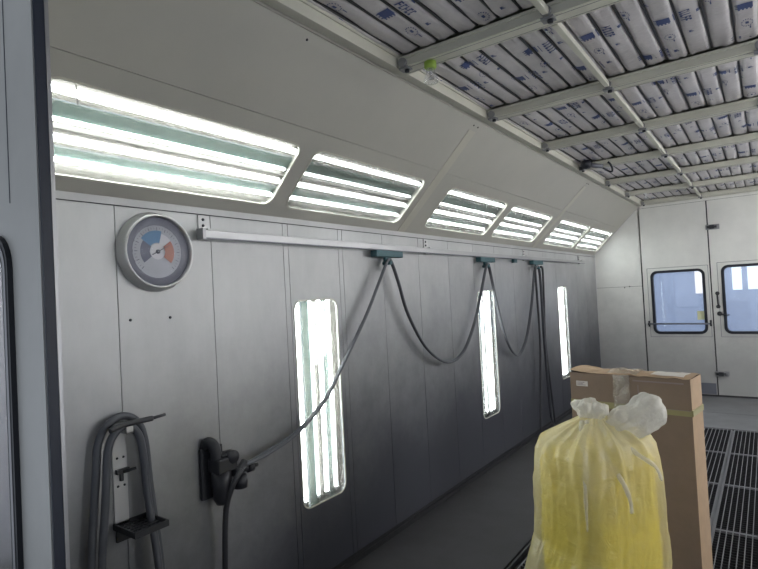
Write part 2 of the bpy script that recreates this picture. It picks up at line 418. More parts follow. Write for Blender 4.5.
struct(mb.build('trim_2', M['seam']))
# bar across the left window
mb = MB(); mb.tube([(.70, L - .05, 1.0), (1.46, L - .05, .993)], .011, 10); mb.build('push_bar', M['dialdark'], d1)
for x in (.70, 1.46):
    mb = MB(); mb.box((x - .009, L - .062, .982), (x + .009, L, 1.012)); mb.box((x - .012, L - .005, .955), (x + .012, L, 1.04)); mb.build('bar_bracket', M['reg'], d1, bevel=.003)
mb = MB(); mb.box((1.20, L - .004, .03), (1.475, L, .18)); mb.build('kick_plate', M['dialdark'], d1)
# handle and latch on the right leaf
mb = MB(); mb.tube(smooth_path([(1.556, L, 1.40), (1.556, L - .04, 1.385), (1.558, L - .045, 1.31), (1.56, L - .04, 1.235), (1.56, L, 1.22)]), .011, 10)
for z in (1.40, 1.22): mb.lathe([(.026, 0), (.024, .008), (0, .009)], Matrix.Translation((1.557, L, z)) @ Matrix.Rotation(PI/2, 4, 'X'), 14)
mb.build('pull_handle', M['reg'], d2)
mb = MB(); mb.lathe([(.030, 0), (.028, .012), (.016, .014), (.013, .05), (0, .052)], Matrix.Translation((1.568, L, 1.125)) @ Matrix.Rotation(PI/2, 4, 'X'), 16)
mb.tube(smooth_path([(1.568, L - .045, 1.125), (1.61, L - .05, 1.115), (1.655, L - .05, 1.105), (1.68, L - .05, 1.113)]), .008, 8)
mb.build('lever_latch', M['reg'], d2)
for z in (2.302, .31):
    mb = MB(); mb.box((1.47, L - .012, z - .034), (1.63, L, z + .034)); mb.build('hinge_plate', M['steel'], d2, bevel=.004)
    mb = MB(); mb.tube([(1.485, L - .022, z), (1.60, L - .022, z)], .017, 10); mb.box((1.515, L - .04, z - .024), (1.57, L - .01, z + .024)); mb.build('latch_bolt', M['reg'], d2)
# a yellow note on the glass
mb = MB(); plate(mb, [(1.305, 1.045), (1.388, 1.045), (1.388, 1.165), (1.305, 1.165)], [], lambda u, v, d: endmap(u, v, d + .014), .001); mb.build('paper_note', M['note'], d1)

# workshop beyond the end doors
mb = MB(); mb.box((-1.5, L + 3.0, 0), (6, L + 3.06, 3.4)); mb.box((-1.5, L + .05, -.05), (6, L + 3, 0)); mb.box((.2, L+2.97, 0), (.24, L+3, 3.4));
struct(mb.build('wall_workshop', M['shop']))
wn = MB(); 
for x0, x1 in ((1.60, 1.745), (1.83, 2.0), (2.08, 2.3), (2.38, 2.6)): wn.box((x0, L + 2.985, 1.38), (x1, L + 2.995, 1.80))
struct(wn.build('window_1', M['sky']))
wn = MB(); wn.box((1.02, L + 2.985, 1.34), (1.25, L + 2.995, 1.80)); struct(wn.build('reflection_pane', M['warm']))  # glowing pane stands in for an orange reflection in the door glass

la = bpy.data.lights.new('workshop_fill', 'AREA'); la.energy = 80; la.size = 5; la.size_y = 1.6; la.shape = 'RECTANGLE'; la.color = (.9, .95, 1)  # added fill light, brightens the workshop behind the end windows
lo_ = bpy.data.objects.new('workshop_fill', la); COL.objects.link(lo_); lo_.location = (2, L + 1.6, 3.3)
# ---------------------------------------------------------------- floor and pit
mb = MB(); mb.box((0, .0, -.06), (.79, L + .1, 0)); struct(mb.build('floor', M['floor']))
mb = MB(); mb.box((.79, 6.74, -.06), (W, 7.50, 0)); mb.box((.79, 7.506, -.06), (W, L + .1, 0)); mb.box((.79, 7.49, -.06), (W, 7.51, -.006)); struct(mb.build('floor', M['floor2']))
mb = MB(); mb.box((-2, -3.0, -.06), (W + 2, 0, -.0)); mb.box((.79, 0, -.06), (W, 1.3, 0)); struct(mb.build('floor', M['floor']))
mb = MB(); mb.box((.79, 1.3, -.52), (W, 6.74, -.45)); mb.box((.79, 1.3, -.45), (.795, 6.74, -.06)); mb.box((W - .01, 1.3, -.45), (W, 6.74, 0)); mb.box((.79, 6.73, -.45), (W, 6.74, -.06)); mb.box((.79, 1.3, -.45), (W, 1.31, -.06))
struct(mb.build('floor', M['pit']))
mb = MB(); mb.box((.79, 1.3, -.07), (.802, 6.74, .003)); mb.box((.814, 1.3, -.07), (.826, 6.74, .002)); mb.box((.802, 1.3, -.07), (.814, 6.74, -.012)); mb.box((.826, 1.3, -.07), (.858, 6.74, -.03))
struct(mb.build('trim_3', M['cross']))
mb = MB()
for x in (1.735, 2.66, 3.58): mb.box((x - .0115, 1.312, -.09), (x - .006, 6.728, .0)); mb.box((x + .006, 1.312, -.09), (x + .0115, 6.728, .0)); mb.box((x - .006, 1.312, -.09), (x + .006, 6.728, -.012))
struct(mb.build('trim_4', M['grate']))
GX = [(.862, 1.722), (1.748, 2.636), (2.684, 3.556)]
GY = [6.728 - .905 * k for k in range(7)]
colname = ['left column beside the solid floor', 'middle column right of the box', 'right column']
rowname = ['first', 'second', 'third', 'fourth', 'fifth', 'sixth']
gproto = {}
for ci, (x0, x1) in enumerate(GX[:2]):
    for r in range(6):
        y1, y0 = GY[r], GY[r + 1]
        lb = 'steel floor grating, %s from the end wall in the %s' % (rowname[r], colname[ci])
        loc = ((x0 + x1) / 2, (y0 + y1) / 2, 0)
        if ci not in gproto:
            root = empty('floor_grating', lb, 'grating', loc, 'floor gratings over the pit')
            w, d = (x1 - x0) / 2 - .001, (y1 - y0) / 2 - .002
            f = MB(); f.box((-w, -d, -.035), (-w + .006, d, -.001)); f.box((w - .006, -d, -.035), (w, d, -.001)); f.box((-w, -d, -.035), (w, -d + .010, -.001)); f.box((-w, d - .010, -.035), (w, d, -.001))
            f.build('frame', M['grate'], root)
            g = MB(); nb = int(round(2 * w / .0345))
            for k in range(1, nb): x = -w + 2 * w * k / nb; g.box((x - .0024, -d + .01, -.032), (x + .0024, d - .01, -.001))
            g.build('bearing_bars', M['grate'], root)
            g = MB(); nb = int(round(2 * d / .036))
            for k in range(1, nb): y = -d + 2 * d * k / nb; g.box((-w + .006, y - .002, -.02), (w - .006, y + .002, -.004))
            g.build('cross_bars', M['cross'], root)
            gproto[ci] = root
        else:
            c = dup(gproto[ci]); c.location = loc; c['label'] = lb

# ---------------------------------------------------------------- right side of the booth (mirrored, out of the picture but lit)
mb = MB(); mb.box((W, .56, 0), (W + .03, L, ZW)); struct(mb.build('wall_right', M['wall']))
mb = MB(); a = Vector((W, 0, ZW)); b = Vector((W - XS, 0, H))
mb.add([(W, .56, ZW), (W, L, ZW), (W - XS, L, H), (W - XS, .56, H)], [(0, 1, 2, 3)]); ru = struct(mb.build('wall_upper_right', M['slant']))
mb = MB()
for p, q in SLIGHTS[1:]:
    for f in (.41, .29, .22, .12):
        c0 = a + (b - a).normalized() * f + Vector((-.02, 0, -.02)); mb.tube([c0 + Vector((0, p, 0)), c0 + Vector((0, q, 0))], .015, 8)
mb.build('tube_and_reflection', M['tube'], ru)
mb = MB()
for p, q in WLIGHTS:
    for f in (.05, .14, .22, .31): mb.tube([(W - .02, p + f, WZ0 + .04), (W - .02, p + f, WZ1 - .04)], .015, 8)
mb.build('tube_and_reflection', M['tube'], bpy.data.objects['wall_right'])

# ---------------------------------------------------------------- ceiling frame, beams, filters
mb = MB()
mb.box((-.1, .3, 3.02), (W + .1, L + .05, 3.06))
mb.box((XS, .56, H), (XS + .008, L, 3.02)); mb.box((W - XS - .03, .56, H), (W - XS, L, 3.02)); mb.box((XS, L - .012, H + .06), (W - XS, L - .002, 3.02))
mb.box((XS, .56, H + .1), (W - XS, .6, 3.02))
struct(mb.build('ceiling', M['slant']))
mb = MB(); mb.box((.668, .56, H + .006), (.722, L - .075, H + .05)); mb.box((.706, .56, H + .0), (.722, L - .075, H + .006)); mb.box((.661, .56, H + .030), (.668, L, H + .05), 1); mb.box((.722, .56, H + .05), (.73, L - .075, H + .072), 0); mb.box((.66, L - .072, H + .008), (W - .66, L - .014, H + .05))
struct(mb.build('trim_5', [M['beam'], M['seam']]))
BY = [1.19 + 1.021 * k for k in range(8)]; BW = .046
nth = ['behind the camera side', 'nearest, with the green capped sprinkler', 'second', 'third', 'fourth', 'fifth', 'sixth', 'last before the end wall']
bl = ['', 'nearest cream ceiling beam, with the plastic covered sprinkler hanging from it', 'second cream ceiling beam from the camera, right behind the sprinkler beam', 'third cream ceiling beam from the camera', 'fourth cream ceiling beam, where the black hose fitting hangs', 'fifth cream ceiling beam, just beyond the black hose fitting', 'sixth cream ceiling beam, second to last before the end wall', 'seventh and farthest cream ceiling beam, beside the end wall']
XR = W - XS - .01
CLX = [.752, 1.449, 2.146, 2.843]
def clamp(parent, x, y):
    mb = MB(); mb.box((x - .026, y - .05, H - .010), (x + .026, y - .006, H - .0002)); mb.tube([(x, y - .062, H + .018), (x, y - .045, H + .018)], .022, 10); mb.lathe([(.012, 0), (.012, .012), (.007, .013), (0, .013)], Matrix.Translation((x + .008, y - .028, H - .010)) @ Matrix.Rotation(PI, 4, 'X'), 10, 1)
    mb.build('clamp', [M['steel'], M['rubber']], parent, loc=-Vector(parent.location))
for k in range(1, 8):
    y = BY[k]; root = empty('ceiling_beam', bl[k], 'beam', (2.1, y, H), 'cream beams across the ceiling')
    mb = MB(); mb.box((.722 - 2.1, -BW, 0), (XR - 2.1, BW, .048)); mb.box((.722 - 2.1, -BW - .006, .036), (XR - 2.1, BW + .006, .05))
    mb.build('profile', M['beam'], root, bevel=.002)
    gr = MB(); gr.box((.73 - 2.1, -.026, -.0008), (XR - 2.1, -.0235, .001)); gr.box((.73 - 2.1, .030, -.0008), (XR - 2.1, .032, .001)); gr.build('groove', M['dialdark'], root)
    for x in CLX: clamp(root, x, y)
mb = MB()
for yk in range(0, 8):
    a = BY[yk] + BW + .01 if yk else .6; b = BY[yk + 1] - BW - .01 if yk < 7 else L - .08
    if yk == 0: a = BY[0] + .05
    mb.box((1.449 - .013, a, H + .002), (1.449 + .013, b, H + .03))
tag(mb.build('ceiling_runner', M['beam'], bevel=.002), 'thin cream bar running lengthwise under the filters, crossing the beams', 'bar')

ZF = H + .072
def film_z(x, xs):      # pillow between neighbouring rods
    for a, b in zip(xs[:-1], xs[1:]):
        if a <= x <= b:
            t = (x - a) / (b - a); s = abs(2 * t - 1)
            return ZF - .017 * (1 - s ** 5) + .006
    return ZF + .02
def crest(s):           # square emblem with a toothed edge and a line beside it: little rectangles (u0, v0, u1, v1)
    R = [(0, 0, .7 * s, .7 * s)]
    for i in range(4): R.append((.02 * s + .18 * i * s, .7 * s, .11 * s + .18 * i * s, .86 * s))
    for i in range(3): R.append((-.12 * s, .05 * s + .24 * i * s, 0, .15 * s + .24 * i * s))
    R.append((.86 * s, -.05 * s, .91 * s, .85 * s)); return R
def words(s, n=5):      # row of small block strokes, too small to read
    R = []; u = 0
    for i in range(n):
        w = s * random.uniform(.12, .19)
        R.append((0, u, .34 * s, u + w * .38)); R.append((0, u, .08 * s, u + w)) if random.random() < .6 else R.append((.14 * s, u, .21 * s, u + w)); 
        if random.random() < .6: R.append((.27 * s, u, .34 * s, u + w))
        u += w + .05 * s
    return R
def mark(s):
    return [(0, 0, .10 * s, .26 * s), (.10 * s, .0, .16 * s, .07 * s), (.10 * s, .17 * s, .24 * s, .24 * s), (.10 * s, .09 * s, .19 * s, .14 * s)]
def oval(s):
    R = []; n = 14
    for i in range(n):
        an = 2 * PI * i / n; R.append((.5 * s * math.cos(an) * .6 - .035 * s, .5 * s * math.sin(an) - .05 * s, .5 * s * math.cos(an) * .6 + .035 * s, .5 * s * math.sin(an) + .06 * s))
    R.append((-.09 * s, -.16 * s, .09 * s, .16 * s)); R.append((.12 * s, .55 * s, .2 * s, .95 * s)); return R
def filt(x0, x1, y0, y1, xs, label, seed):
    rnd = random.Random(seed)
    c = Vector(((x0 + x1) / 2, (y0 + y1) / 2, ZF))
    root = empty('ceiling_filter', label, 'filter', c, 'film covered ceiling filters')
    xs2 = [x0] + [x for x in xs if x0 + .02 < x < x1 - .02] + [x1]
    mb = MB(); ux = []
    for a, b in zip(xs2[:-1], xs2[1:]):
        n = 8
        ux += [a + (b - a) * k / n for k in range(n)]
    ux.append(x1); ny = 14
    vs = []; 
    for j in range(ny + 1):
        y = y0 + (y1 - y0) * j / ny
        for x in ux:
            q = Vector((x * 9, y * 5, seed * 3.1)); e = min(j, ny - j)
            z = film_z(x, xs2) + .010 * noise.noise(q) + (.010 * noise.noise(Vector((x * 40, y * 6, seed))) if e < 3 else 0)
            vs.append(Vector((x, y, z)) - c)
    nx = len(ux)
    fs = [(j*nx + i, j*nx + i + 1, (j+1)*nx + i + 1, (j+1)*nx + i) for j in range(ny) for i in range(nx - 1)]
    mb.add(vs, fs, 0, True)
    # prints, repeated over the sheet and running on across the rods
    def zz(x, y): return film_z(min(max(x, x0), x1), xs2) + .010 * noise.noise(Vector((x * 9, y * 5, seed * 3.1)))
    rects = []
    ox, oy = rnd.uniform(0, .2), rnd.uniform(0, .2)
    for i in range(-1, 5):
        for j in range(-1, 6):
            bx = x0 + ox + i * .30 + (j % 2) * .13; by = y0 + oy + j * .37 + i * .09
            for R, dx, dy in ((crest(.078), 0, 0), (words(.12), .092, -.012), (mark(.10), .155, .02), (oval(.07), .03, .22), (mark(.08), .11, .20)):
                for r in R: rects.append((bx + dx + r[0], by + dy + r[1], bx + dx + r[2], by + dy + r[3]))
    for a, b, c2, d in rects:
        if a < x0 + .008 or c2 > x1 - .008 or b < y0 + .02 or d > y1 - .02: continue
        n = max(1, int((c2 - a) / .008)); v2 = []
        for k in range(n + 1):
            x = a + (c2 - a) * k / n
            v2 += [Vector((x, b, zz(x, b) - .0022)) - c, Vector((x, d, zz(x, d) - .0022)) - c]
        mb.add(v2, [(2*k, 2*k + 1, 2*k + 3, 2*k + 2) for k in range(n)], 1)
    mb.build('filter_sheet', [M['film'], M['print']], root, recalc=False)
    for x in xs2[1:-1]:
        r = MB(); r.box((x - .0045, y0 - .012, ZF - .006), (x + .0045, y1 + .004, ZF + .003)); r.build('support_rod', M['rod'], root, loc=-c)
XA = [.745 + .1 * k for k in range(7)]; XB = [1.551 + .1 * k for k in range(7)]; XC = [2.25 + .1 * k for k in range(7)]
bay = ['nearest, in front of the sprinkler beam', 'first beyond the sprinkler beam', 'third from the camera', 'fourth from the camera', 'fifth from the camera', 'sixth from the camera', 'seventh from the camera', 'last beside the end wall']
for k in range(8):
    y0 = BY[k] + .05; y1 = (BY[k + 1] - .05) if k < 7 else L - .078
    filt(.722, 1.447, y0, y1, XA, 'printed grey filter left of lengthwise bar, ceiling bay %s' % bay[k], k + 1)
    filt(1.451, 2.146, y0, y1, XB, 'printed grey filter right of lengthwise bar, ceiling bay %s' % bay[k], k + 21)
# rest of the ceiling, beyond the right edge of the picture
mb = MB(); mb.box((2.15, .6, ZF), (XR, L - .08, ZF + .03)); struct(mb.build('ceiling', M['film']))

# ---------------------------------------------------------------- things on the ceiling
P = Vector((.880, 2.20, H))
root = empty('fire_sprinkler', 'ceiling sprinkler wrapped in green tape with a clear plastic cup, on nearest beam', 'sprinkler', P)
mb = MB(); mb.lathe([(.020, 0), (.029, -.004), (.029, -.030), (.024, -.036), (0, -.036)], Matrix.Identity(4), 20); mb.build('green_wrap', M['green'], root)
mb = MB(); mb.lathe([(.009, -.036), (.009, -.06), (.004, -.062), (.004, -.078), (.016, -.08), (.016, -.084), (0, -.085)], Matrix.Identity(4), 14); mb.build('nozzle', M['bulb'], root)
mb = MB()
pr = [(.020, -.030), (.021, -.045), (.024, -.060), (.032, -.080), (.036, -.092), (.033, -.102), (.018, -.107), (.0005, -.108)]
mb.lathe(pr, Matrix.Identity(4), 24); mb.build('plastic_cup', M['cup'], root)
P = Vector((.83, 5.09, H + .05))
root = empty('hose_fitting', 'black round ceiling fitting with a looped hose near the far left corner', 'fitting', P)
mb = MB(); mb.lathe([(.0, .0), (.034, -.006), (.050, -.03), (.048, -.055), (.03, -.078), (0, -.084)], Matrix.Identity(4), 20); mb.build('ball_body', M['rubber'], root)
mb = MB(); mb.tube([(.03, .0, -.052), (.08, .05, -.06), (.12, .085, -.066)], .021, 12); mb.build('nozzle', M['dialdark'], root)
mb = MB(); mb.tube(smooth_path([(.10, .06, -.066), (.13, .12, -.085), (.155, .16, -.105), (.18, .17, -.11), (.19, .14, -.085), (.18, .11, -.05), (.165, .10, -.03)]), .009, 8); mb.build('hose_loop', M['rubber'], root)
mb = MB(); mb.box((-.062, -.016, -.085), (-.03, .016, -.058)); mb.tube([(-.05, 0, -.075), (.02, 0, -.075)], .007, 8); mb.build('valve', M['reg'], root)
mb = MB(); mb.box((-.012, .02, -.03), (.012, .128, -.018)); mb.build('mount', M['steel'], root)
P = Vector((.95, 7.14, H + .052))
root = empty('fire_sprinkler', 'tiny white pendant sprinkler under the far ceiling filters', 'sprinkler', (.955, BY[6] - .02, H))
mb = MB(); mb.lathe([(.016, 0), (.016, -.012), (.008, -.014), (.008, -.055), (.02, -.058), (.02, -.063), (0, -.064)], Matrix.Identity(4), 14); mb.build('body', M['dwhite'], root)

# ---------------------------------------------------------------- near door leaf (left edge of the picture)
leaf = doorleaf('door_4', .005, .812, .02, 2.66, (.02, .85, .650, 1.80), leafmap, M['endw'], t=.02, framed=False)
mb = MB(); mb.box((.812, .520, .02), (.8165, .5425, 2.66)); mb.build('door_seal', M['seal'], leaf)
mb = MB(); mb.box((.810, .5425, .02), (.818, .551, 2.66)); mb.build('edge_strip', M['alu'], leaf)
mb = MB(); mb.box((.648, .5185, 1.87), (.6505, .52, 2.66)); mb.build('panel_joint', M['dialdark'], leaf)

mb = MB(); mb.box((-6, -7, 2.95), (10, .30, 3.02)); struct(mb.build('ceiling', M['skyblock']))  # unseen slab added outside the entry to block light from the upper sky
# ---------------------------------------------------------------- round gauge
GC = Vector((0, 1.283, 1.838))
root = empty('round_gauge', 'large round dial gauge with blue and red sectors on the near wall', 'gauge', GC)
FX = Matrix.Rotation(PI / 2, 4, 'Y')       # local z -> world +x
mb = MB(); mb.lathe([(.168, .0), (.170, .010), (.162, .034), (.158, .048), (.152, .054), (.147, .050), (.146, .024)], FX, 48, caps=False); mb.build('rim', M['dialring'], root)
mb = MB(); mb.lathe([(.1455, .034), (.124, .0275), (.112, .0272)], FX, 48, caps=False); mb.build('inner_ring', M['dialdark'], root)
def dpt(r, deg, h=.027):                    # clock angle: 0 = up, clockwise as seen from the room (right = +y)
    a = math.radians(deg); return Vector((h, r * math.sin(a), r * math.cos(a)))
mb = MB(); mb.lathe([(0, .0255), (.129, .0255)], FX, 48, caps=False); mb.build('dial_face', M['dial'], root)
def sector(name, r0, r1, a0, a1, m, h=.0268):
    n = 16; mb = MB(); vs = []
    for k in range(n + 1):
        an = a0 + (a1 - a0) * k / n; vs += [dpt(r0, an, h), dpt(r1, an, h)]
    mb.add(vs, [(2*k, 2*k + 1, 2*k + 3, 2*k + 2) for k in range(n)]); mb.build(name, m, root, recalc=False)
sector('dial_sector', .038, .090, -54, 14, M['dblue']); sector('dial_sector', .035, .078, -128, -54, M['dnavy']); sector('dial_sector', .035, .078, 52, 128, M['dred']); sector('dial_sector', .030, .080, 15, 51, M['dwhite']); sector('dial_sector', .0, .034, 0, 360, M['dwhite'])
mb = MB()
for k in range(37):
    an = -135 + 270 * k / 36; r0 = .090 if k % 3 == 0 else .096; w = .9 if k % 3 == 0 else .5
    mb.add([dpt(r0, an - w), dpt(.104, an - w), dpt(.104, an + w), dpt(r0, an + w)], [(0, 1, 2, 3)])
for k in range(13):
    an = -135 + 270 * k / 12; c = dpt(.116, an)
    for dy in (-.005, .003):
        mb.add([c + Vector((0, dy, -.005)), c + Vector((0, dy + .003, -.005)), c + Vector((0, dy + .003, .005)), c + Vector((0, dy, .005))], [(0, 1, 2, 3)])
mb.build('dial_marks', M['dink'], root, recalc=False)
mb = MB(); a = dpt(.075, 62, .030); b = dpt(.03, 242, .030); n_ = (a - b).normalized().cross(Vector((1, 0, 0))) * .003
mb.add([a, b + n_, b - n_], [(0, 1, 2)]); mb.lathe([(.009, .026), (.009, .033), (0, .034)], FX, 14); mb.build('needle', M['dink'], root)
mb = MB(); mb.lathe([(.1475, .046), (.13, .053), (.09, .060), (.045, .064), (.0005, .066)], FX, 40, caps=False); mb.build('glass_dome', M['dome'], root)

# ---------------------------------------------------------------- festoon rail with its trolleys
root = empty('hose_rail', 'long pale metal track along the wall carrying the hose trolleys', 'rail', (.035, 1.5, 1.925))
o = Vector(root.location)
mb = MB(); mb.box((.022, 1.50, 1.906), (.062, 7.74, 1.944)); mb.build('track', M['alu'], root, loc=-o, bevel=.003)
mb = MB(); mb.box((.034, 1.51, 1.9045), (.050, 7.73, 1.9065)); mb.box((.0605, 1.5, 1.9025), (.0635, 7.74, 1.909)); mb.build('slot', M['dialdark'], root, loc=-o)
mb = MB(); mb.box((.018, 1.485, 1.900), (.066, 1.502, 1.950)); mb.build('end_cap', M['steel'], root, loc=-o)
for y in (1.535, 3.535, 5.575, 7.66):
    mb = MB(); mb.box((0, y - .03, 1.90), (.008, y + .03, 2.018)); mb.box((.008, y - .012, 1.944), (.05, y + .012, 1.952)); mb.box((.008, y - .03, 1.90), (.022, y + .03, 1.94))
    b = mb.build('bracket', M['bracket'], root, loc=-o)
    for z in (1.998, 1.970):
        mb = MB(); mb.lathe([(.007, 0), (.006, .005), (0, .006)], Matrix.Translation((.008, y - .006, z)) @ FX, 10)
        mb.build('bolt', M['rubber'], b)
mb = MB(); mb.box((.022, 5.19, 1.868), (.05, 5.27, 1.906)); mb.build('stop_block', M['trolley'], root, loc=-o)
tl = ['nearest teal hose trolley on the rail, two hoses hanging from it', 'middle teal hose trolley, above the middle wall light', 'farthest teal hose trolley, from which the hoses drop straight down']
TY = [2.955, 4.515, 5.835]
tp = None
for y, lb in zip(TY, tl):
    if tp is None:
        tp = empty('hose_trolley', lb, 'trolley', (.045, y, 1.905), 'teal trolleys on the hose rail')
        mb = MB(); mb.box((-.022, -.155, -.046), (.028, .155, -.004)); mb.build('carriage', M['trolley'], tp, bevel=.004)
        mb = MB(); mb.box((-.010, -.035, -.075), (.012, .035, -.046)); mb.build('neck', M['trolley'], tp, bevel=.004)
        mb = MB(); mb.tube([(-.02, -.02, -.085), (.045, -.02, -.085)], .014, 12); mb.build('saddle', M['trolley'], tp)
    else:
        c = dup(tp); c.location = (.045, y, 1.905); c['label'] = lb
XH = .062
def hose(name, pts, r, m, label, cat='hose', group=None):
    mb = MB(); mb.tube(smooth_path(pts, 7), r, 10); return tag(mb.build(name, m), label, cat, group)
def w(y, z, x=XH): return (x, y, z)
for k, dx, dz in ((0, 0, 0), (1, .016, .004)):
    A = [(1.595, .828, .085), (1.65, .838, .078), (1.809, .858), (2.023, .91), (2.241, 1.032), (2.388, 1.18), (2.653, 1.467), (2.809, 1.672), (2.915, 1.812)]
    B = [(2.955, 1.838), (2.990, 1.80), (3.05, 1.68), (3.15, 1.458), (3.37, 1.203), (3.66, 1.062), (3.94, 1.108), (4.18, 1.332), (4.36, 1.616), (4.47, 1.80)]
    C = [(4.51, 1.838), (4.545, 1.80), (4.652, 1.507), (4.823, 1.148), (5.069, .947), (5.331, 1.059), (5.547, 1.392), (5.70, 1.76), (5.745, 1.80)]
    D = [(5.80, 1.838), (5.86, 1.80), (5.885, 1.6), (5.888, 1.127), (5.92, .6), (5.963, .25), (5.98, .14), (6.04, .06)]
    pts = []
    for q in A + B + C + D:
        x = q[2] if len(q) > 2 else XH
        low = max(0, 1.75 - q[1]) if q[0] > 1.7 else 0
        pts.append((x + (dx if k else 0), q[0] - (.016 if k else 0), q[1] + (dz if k else 0) - .012 * low * (1 if k else 0)))
    hose('air_hose', pts, .0105 if k == 0 else .008, M['hose'],
         'thick grey air hose looping from the wall valve along all three trolleys' if k == 0 else 'thinner grey hose running in front of the thick one along the trolleys', 'hose', 'hoses on the trolley rail')
hose('drop_hose', [w(5.72, 1.835, .088), w(5.665, 1.78, .092), w(5.68, 1.469, .09), w(5.70, 1.03, .088), w(5.65, .6, .085), w(5.59, .179, .08), w(5.59, .05, .08)], .012, M['hose2'], 'black hose hanging straight down from farthest trolley, left of the other drop', 'hose')
hose('drop_hose', [w(5.93, 1.835), w(5.985, 1.80), w(5.975, 1.5), w(5.938, 1.011), w(6.02, .5), w(6.08, .176), w(6.10, .05)], .012, M['hose2'], 'black hose hanging down from farthest trolley, rightmost beside the far wall light', 'hose')

# ---------------------------------------------------------------- hose holder near the door
root = empty('hose_holder', 'white wall bracket plate with dark tray, holding coiled hose near the door', 'bracket', (0, 1.10, .95)); o = Vector(root.location)
mb = MB(); mb.box((0, 1.066, .752), (.006, 1.124, 1.15)); mb.build('back_plate', M['bracket'], root, loc=-o, bevel=.002)
for y in (1.084, 1.110):
    for z in (1.015, .905):
        mb = MB(); mb.lathe([(.005, 0), (.004, .003), (0, .004)], Matrix.Translation((.006, y, z)) @ FX, 8); mb.build('bolt', M['rubber'], root, loc=-o)
mb = MB(); mb.box((.006, 1.075, .954), (.022, 1.125, .972)); mb.tube([(.02, 1.10, .962), (.045, 1.14, .968)], .006, 8); mb.box((.006, 1.090, .925), (.018, 1.102, .96)); mb.build('hook', M['reg'], root, loc=-o)
mb = MB()
mb.box((.0, 1.06, .742), (.16, 1.066, .765)); mb.box((.0, 1.194, .742), (.16, 1.20, .765)); mb.box((.155, 1.06, .742), (.161, 1.20, .765)); mb.box((0, 1.06, .742), (.006, 1.20, .765))
for k in range(7): mb.box((.006, 1.078 + k * .0185, .744), (.155, 1.085 + k * .0185, .75))
for k in range(6): mb.box((.02 + k * .024, 1.066, .746), (.032 + k * .024, 1.194, .752))
mb.box((0, 1.07, .69), (.01, 1.19, .742)); mb.build('tray', M['reg'], root, loc=-o)
mb = MB(); mb.box((0.006, 1.085, 1.118), (.085, 1.112, 1.124)); mb.box((.08, 1.085, 1.118), (.085, 1.112, 1.145)); mb.build('top_hook', M['bracket'], root, loc=-o)
loops = [('left strand reaching highest over the hook', [(.965, .12), (.957, .35), (.957, .651), (.987, .99), (.999, 1.097), (1.035, 1.158), (1.098, 1.182), (1.157, 1.146), (1.185, 1.061), (1.200, .867), (1.213, .538), (1.20, .3), (1.13, .14)], .036, .015),
         ('inner strand under the outer loop', [(1.00, .10), (.985, .35), (.983, .64), (1.006, .887), (1.021, 1.06), (1.05, 1.125), (1.100, 1.147), (1.145, 1.10), (1.162, 1.0), (1.172, .85), (1.188, .549), (1.18, .3), (1.10, .11)], .062, .015)]
lbl = ['outer loop of coiled dark hose hung over the white bracket near the door', 'inner loop of coiled dark hose hung over the white bracket near the door']
for (nm, p, x, r), lb in zip(loops, lbl): hose('coiled_hose', [(x + .035 * (1 if z < .8 and y > 1.1 else 0) + (.11 if .65 < z < .9 and y > 1.1 else 0) * 0, y, z) for y, z in p], r, M['hose'], lb, 'hose', 'hose coil on the white bracket')
mb = MB(); mb.tube(smooth_path([(.085, 1.02, 1.146), (.085, 1.08, 1.158), (.088, 1.15, 1.158), (.09, 1.19, 1.158)]), .011, 10); mb.tube([(.09, 1.19, 1.158), (.091, 1.245, 1.162)], .0065, 8)
tag(mb.build('hose_end', M['hose2']), 'straight dark hose end with nozzle lying across the top of the coil', 'hose')

# ---------------------------------------------------------------- wall regulator
root = empty('air_regulator', 'black grimy air regulator with valve and knobs on the near wall', 'regulator', (0, 1.54, .82)); o = Vector(root.location) - Vector((0, .014, .022))
mb = MB(); mb.box((0, 1.44, .70), (.02, 1.56, .93)); mb.build('back_plate', M['reg'], root, loc=-o, bevel=.006)
mb = MB(); mb.tube(smooth_path([(.0, 1.475, .93), (.03, 1.475, .955), (.055, 1.485, .94), (.06, 1.49, .90), (.06, 1.50, .87)]), .026, 12); mb.build('inlet_elbow', M['reg'], root, loc=-o)
mb = MB(); mb.box((.025, 1.47, .82), (.105, 1.575, .885)); mb.box((.03, 1.50, .885), (.09, 1.58, .90)); mb.build('body', M['reg'], root, loc=-o, bevel=.008)
mb = MB(); mb.lathe([(.0, .83), (.045, .83), (.045, .76), (.040, .70), (.028, .675), (0, .67)], Matrix.Translation((.06, 1.515, 0)), 20); mb.build('filter_bowl', M['reg'], root, loc=-o)
mb = MB(); mb.lathe([(.0, .0), (.032, .0), (.034, .03), (.030, .06), (0, .062)], Matrix.Translation((.06, 1.62, .715)), 18); mb.tube([(.06, 1.62, .77), (.06, 1.62, .81)], .014, 10); mb.build('knob', M['reg'], root, loc=-o)
mb = MB(); mb.tube([(.06, 1.57, .80), (.065, 1.69, .795)], .018, 12); mb.tube([(.065, 1.66, .796), (.066, 1.69, .795)], .024, 12); mb.tube([(.066, 1.69, .795), (.067, 1.72, .794)], .009, 10); mb.build('outlet_valve', M['reg'], root, loc=-o)
mb = MB(); mb.tube([(.085, 1.56, .805), (.105, 1.575, .80), (.085, 1.63, .835)], .018, 10); mb.lathe([(0, 0), (.03, 0), (.03, .035), (0, .037)], Matrix.Translation((.07, 1.555, .88)) @ FX, 16); mb.build('hose_coupling', M['reg'], root, loc=-o)
mb = MB(); mb.tube(smooth_path([(.11, 1.60, .835), (.122, 1.568, .815), (.112, 1.54, .765), (.085, 1.526, .66), (.07, 1.522, .45), (.06, 1.52, .15), (.06, 1.525, .02)]), .013, 10)
tag(mb.build('supply_hose', M['hose2']), 'black hose dropping straight down from the wall regulator to the floor', 'hose')

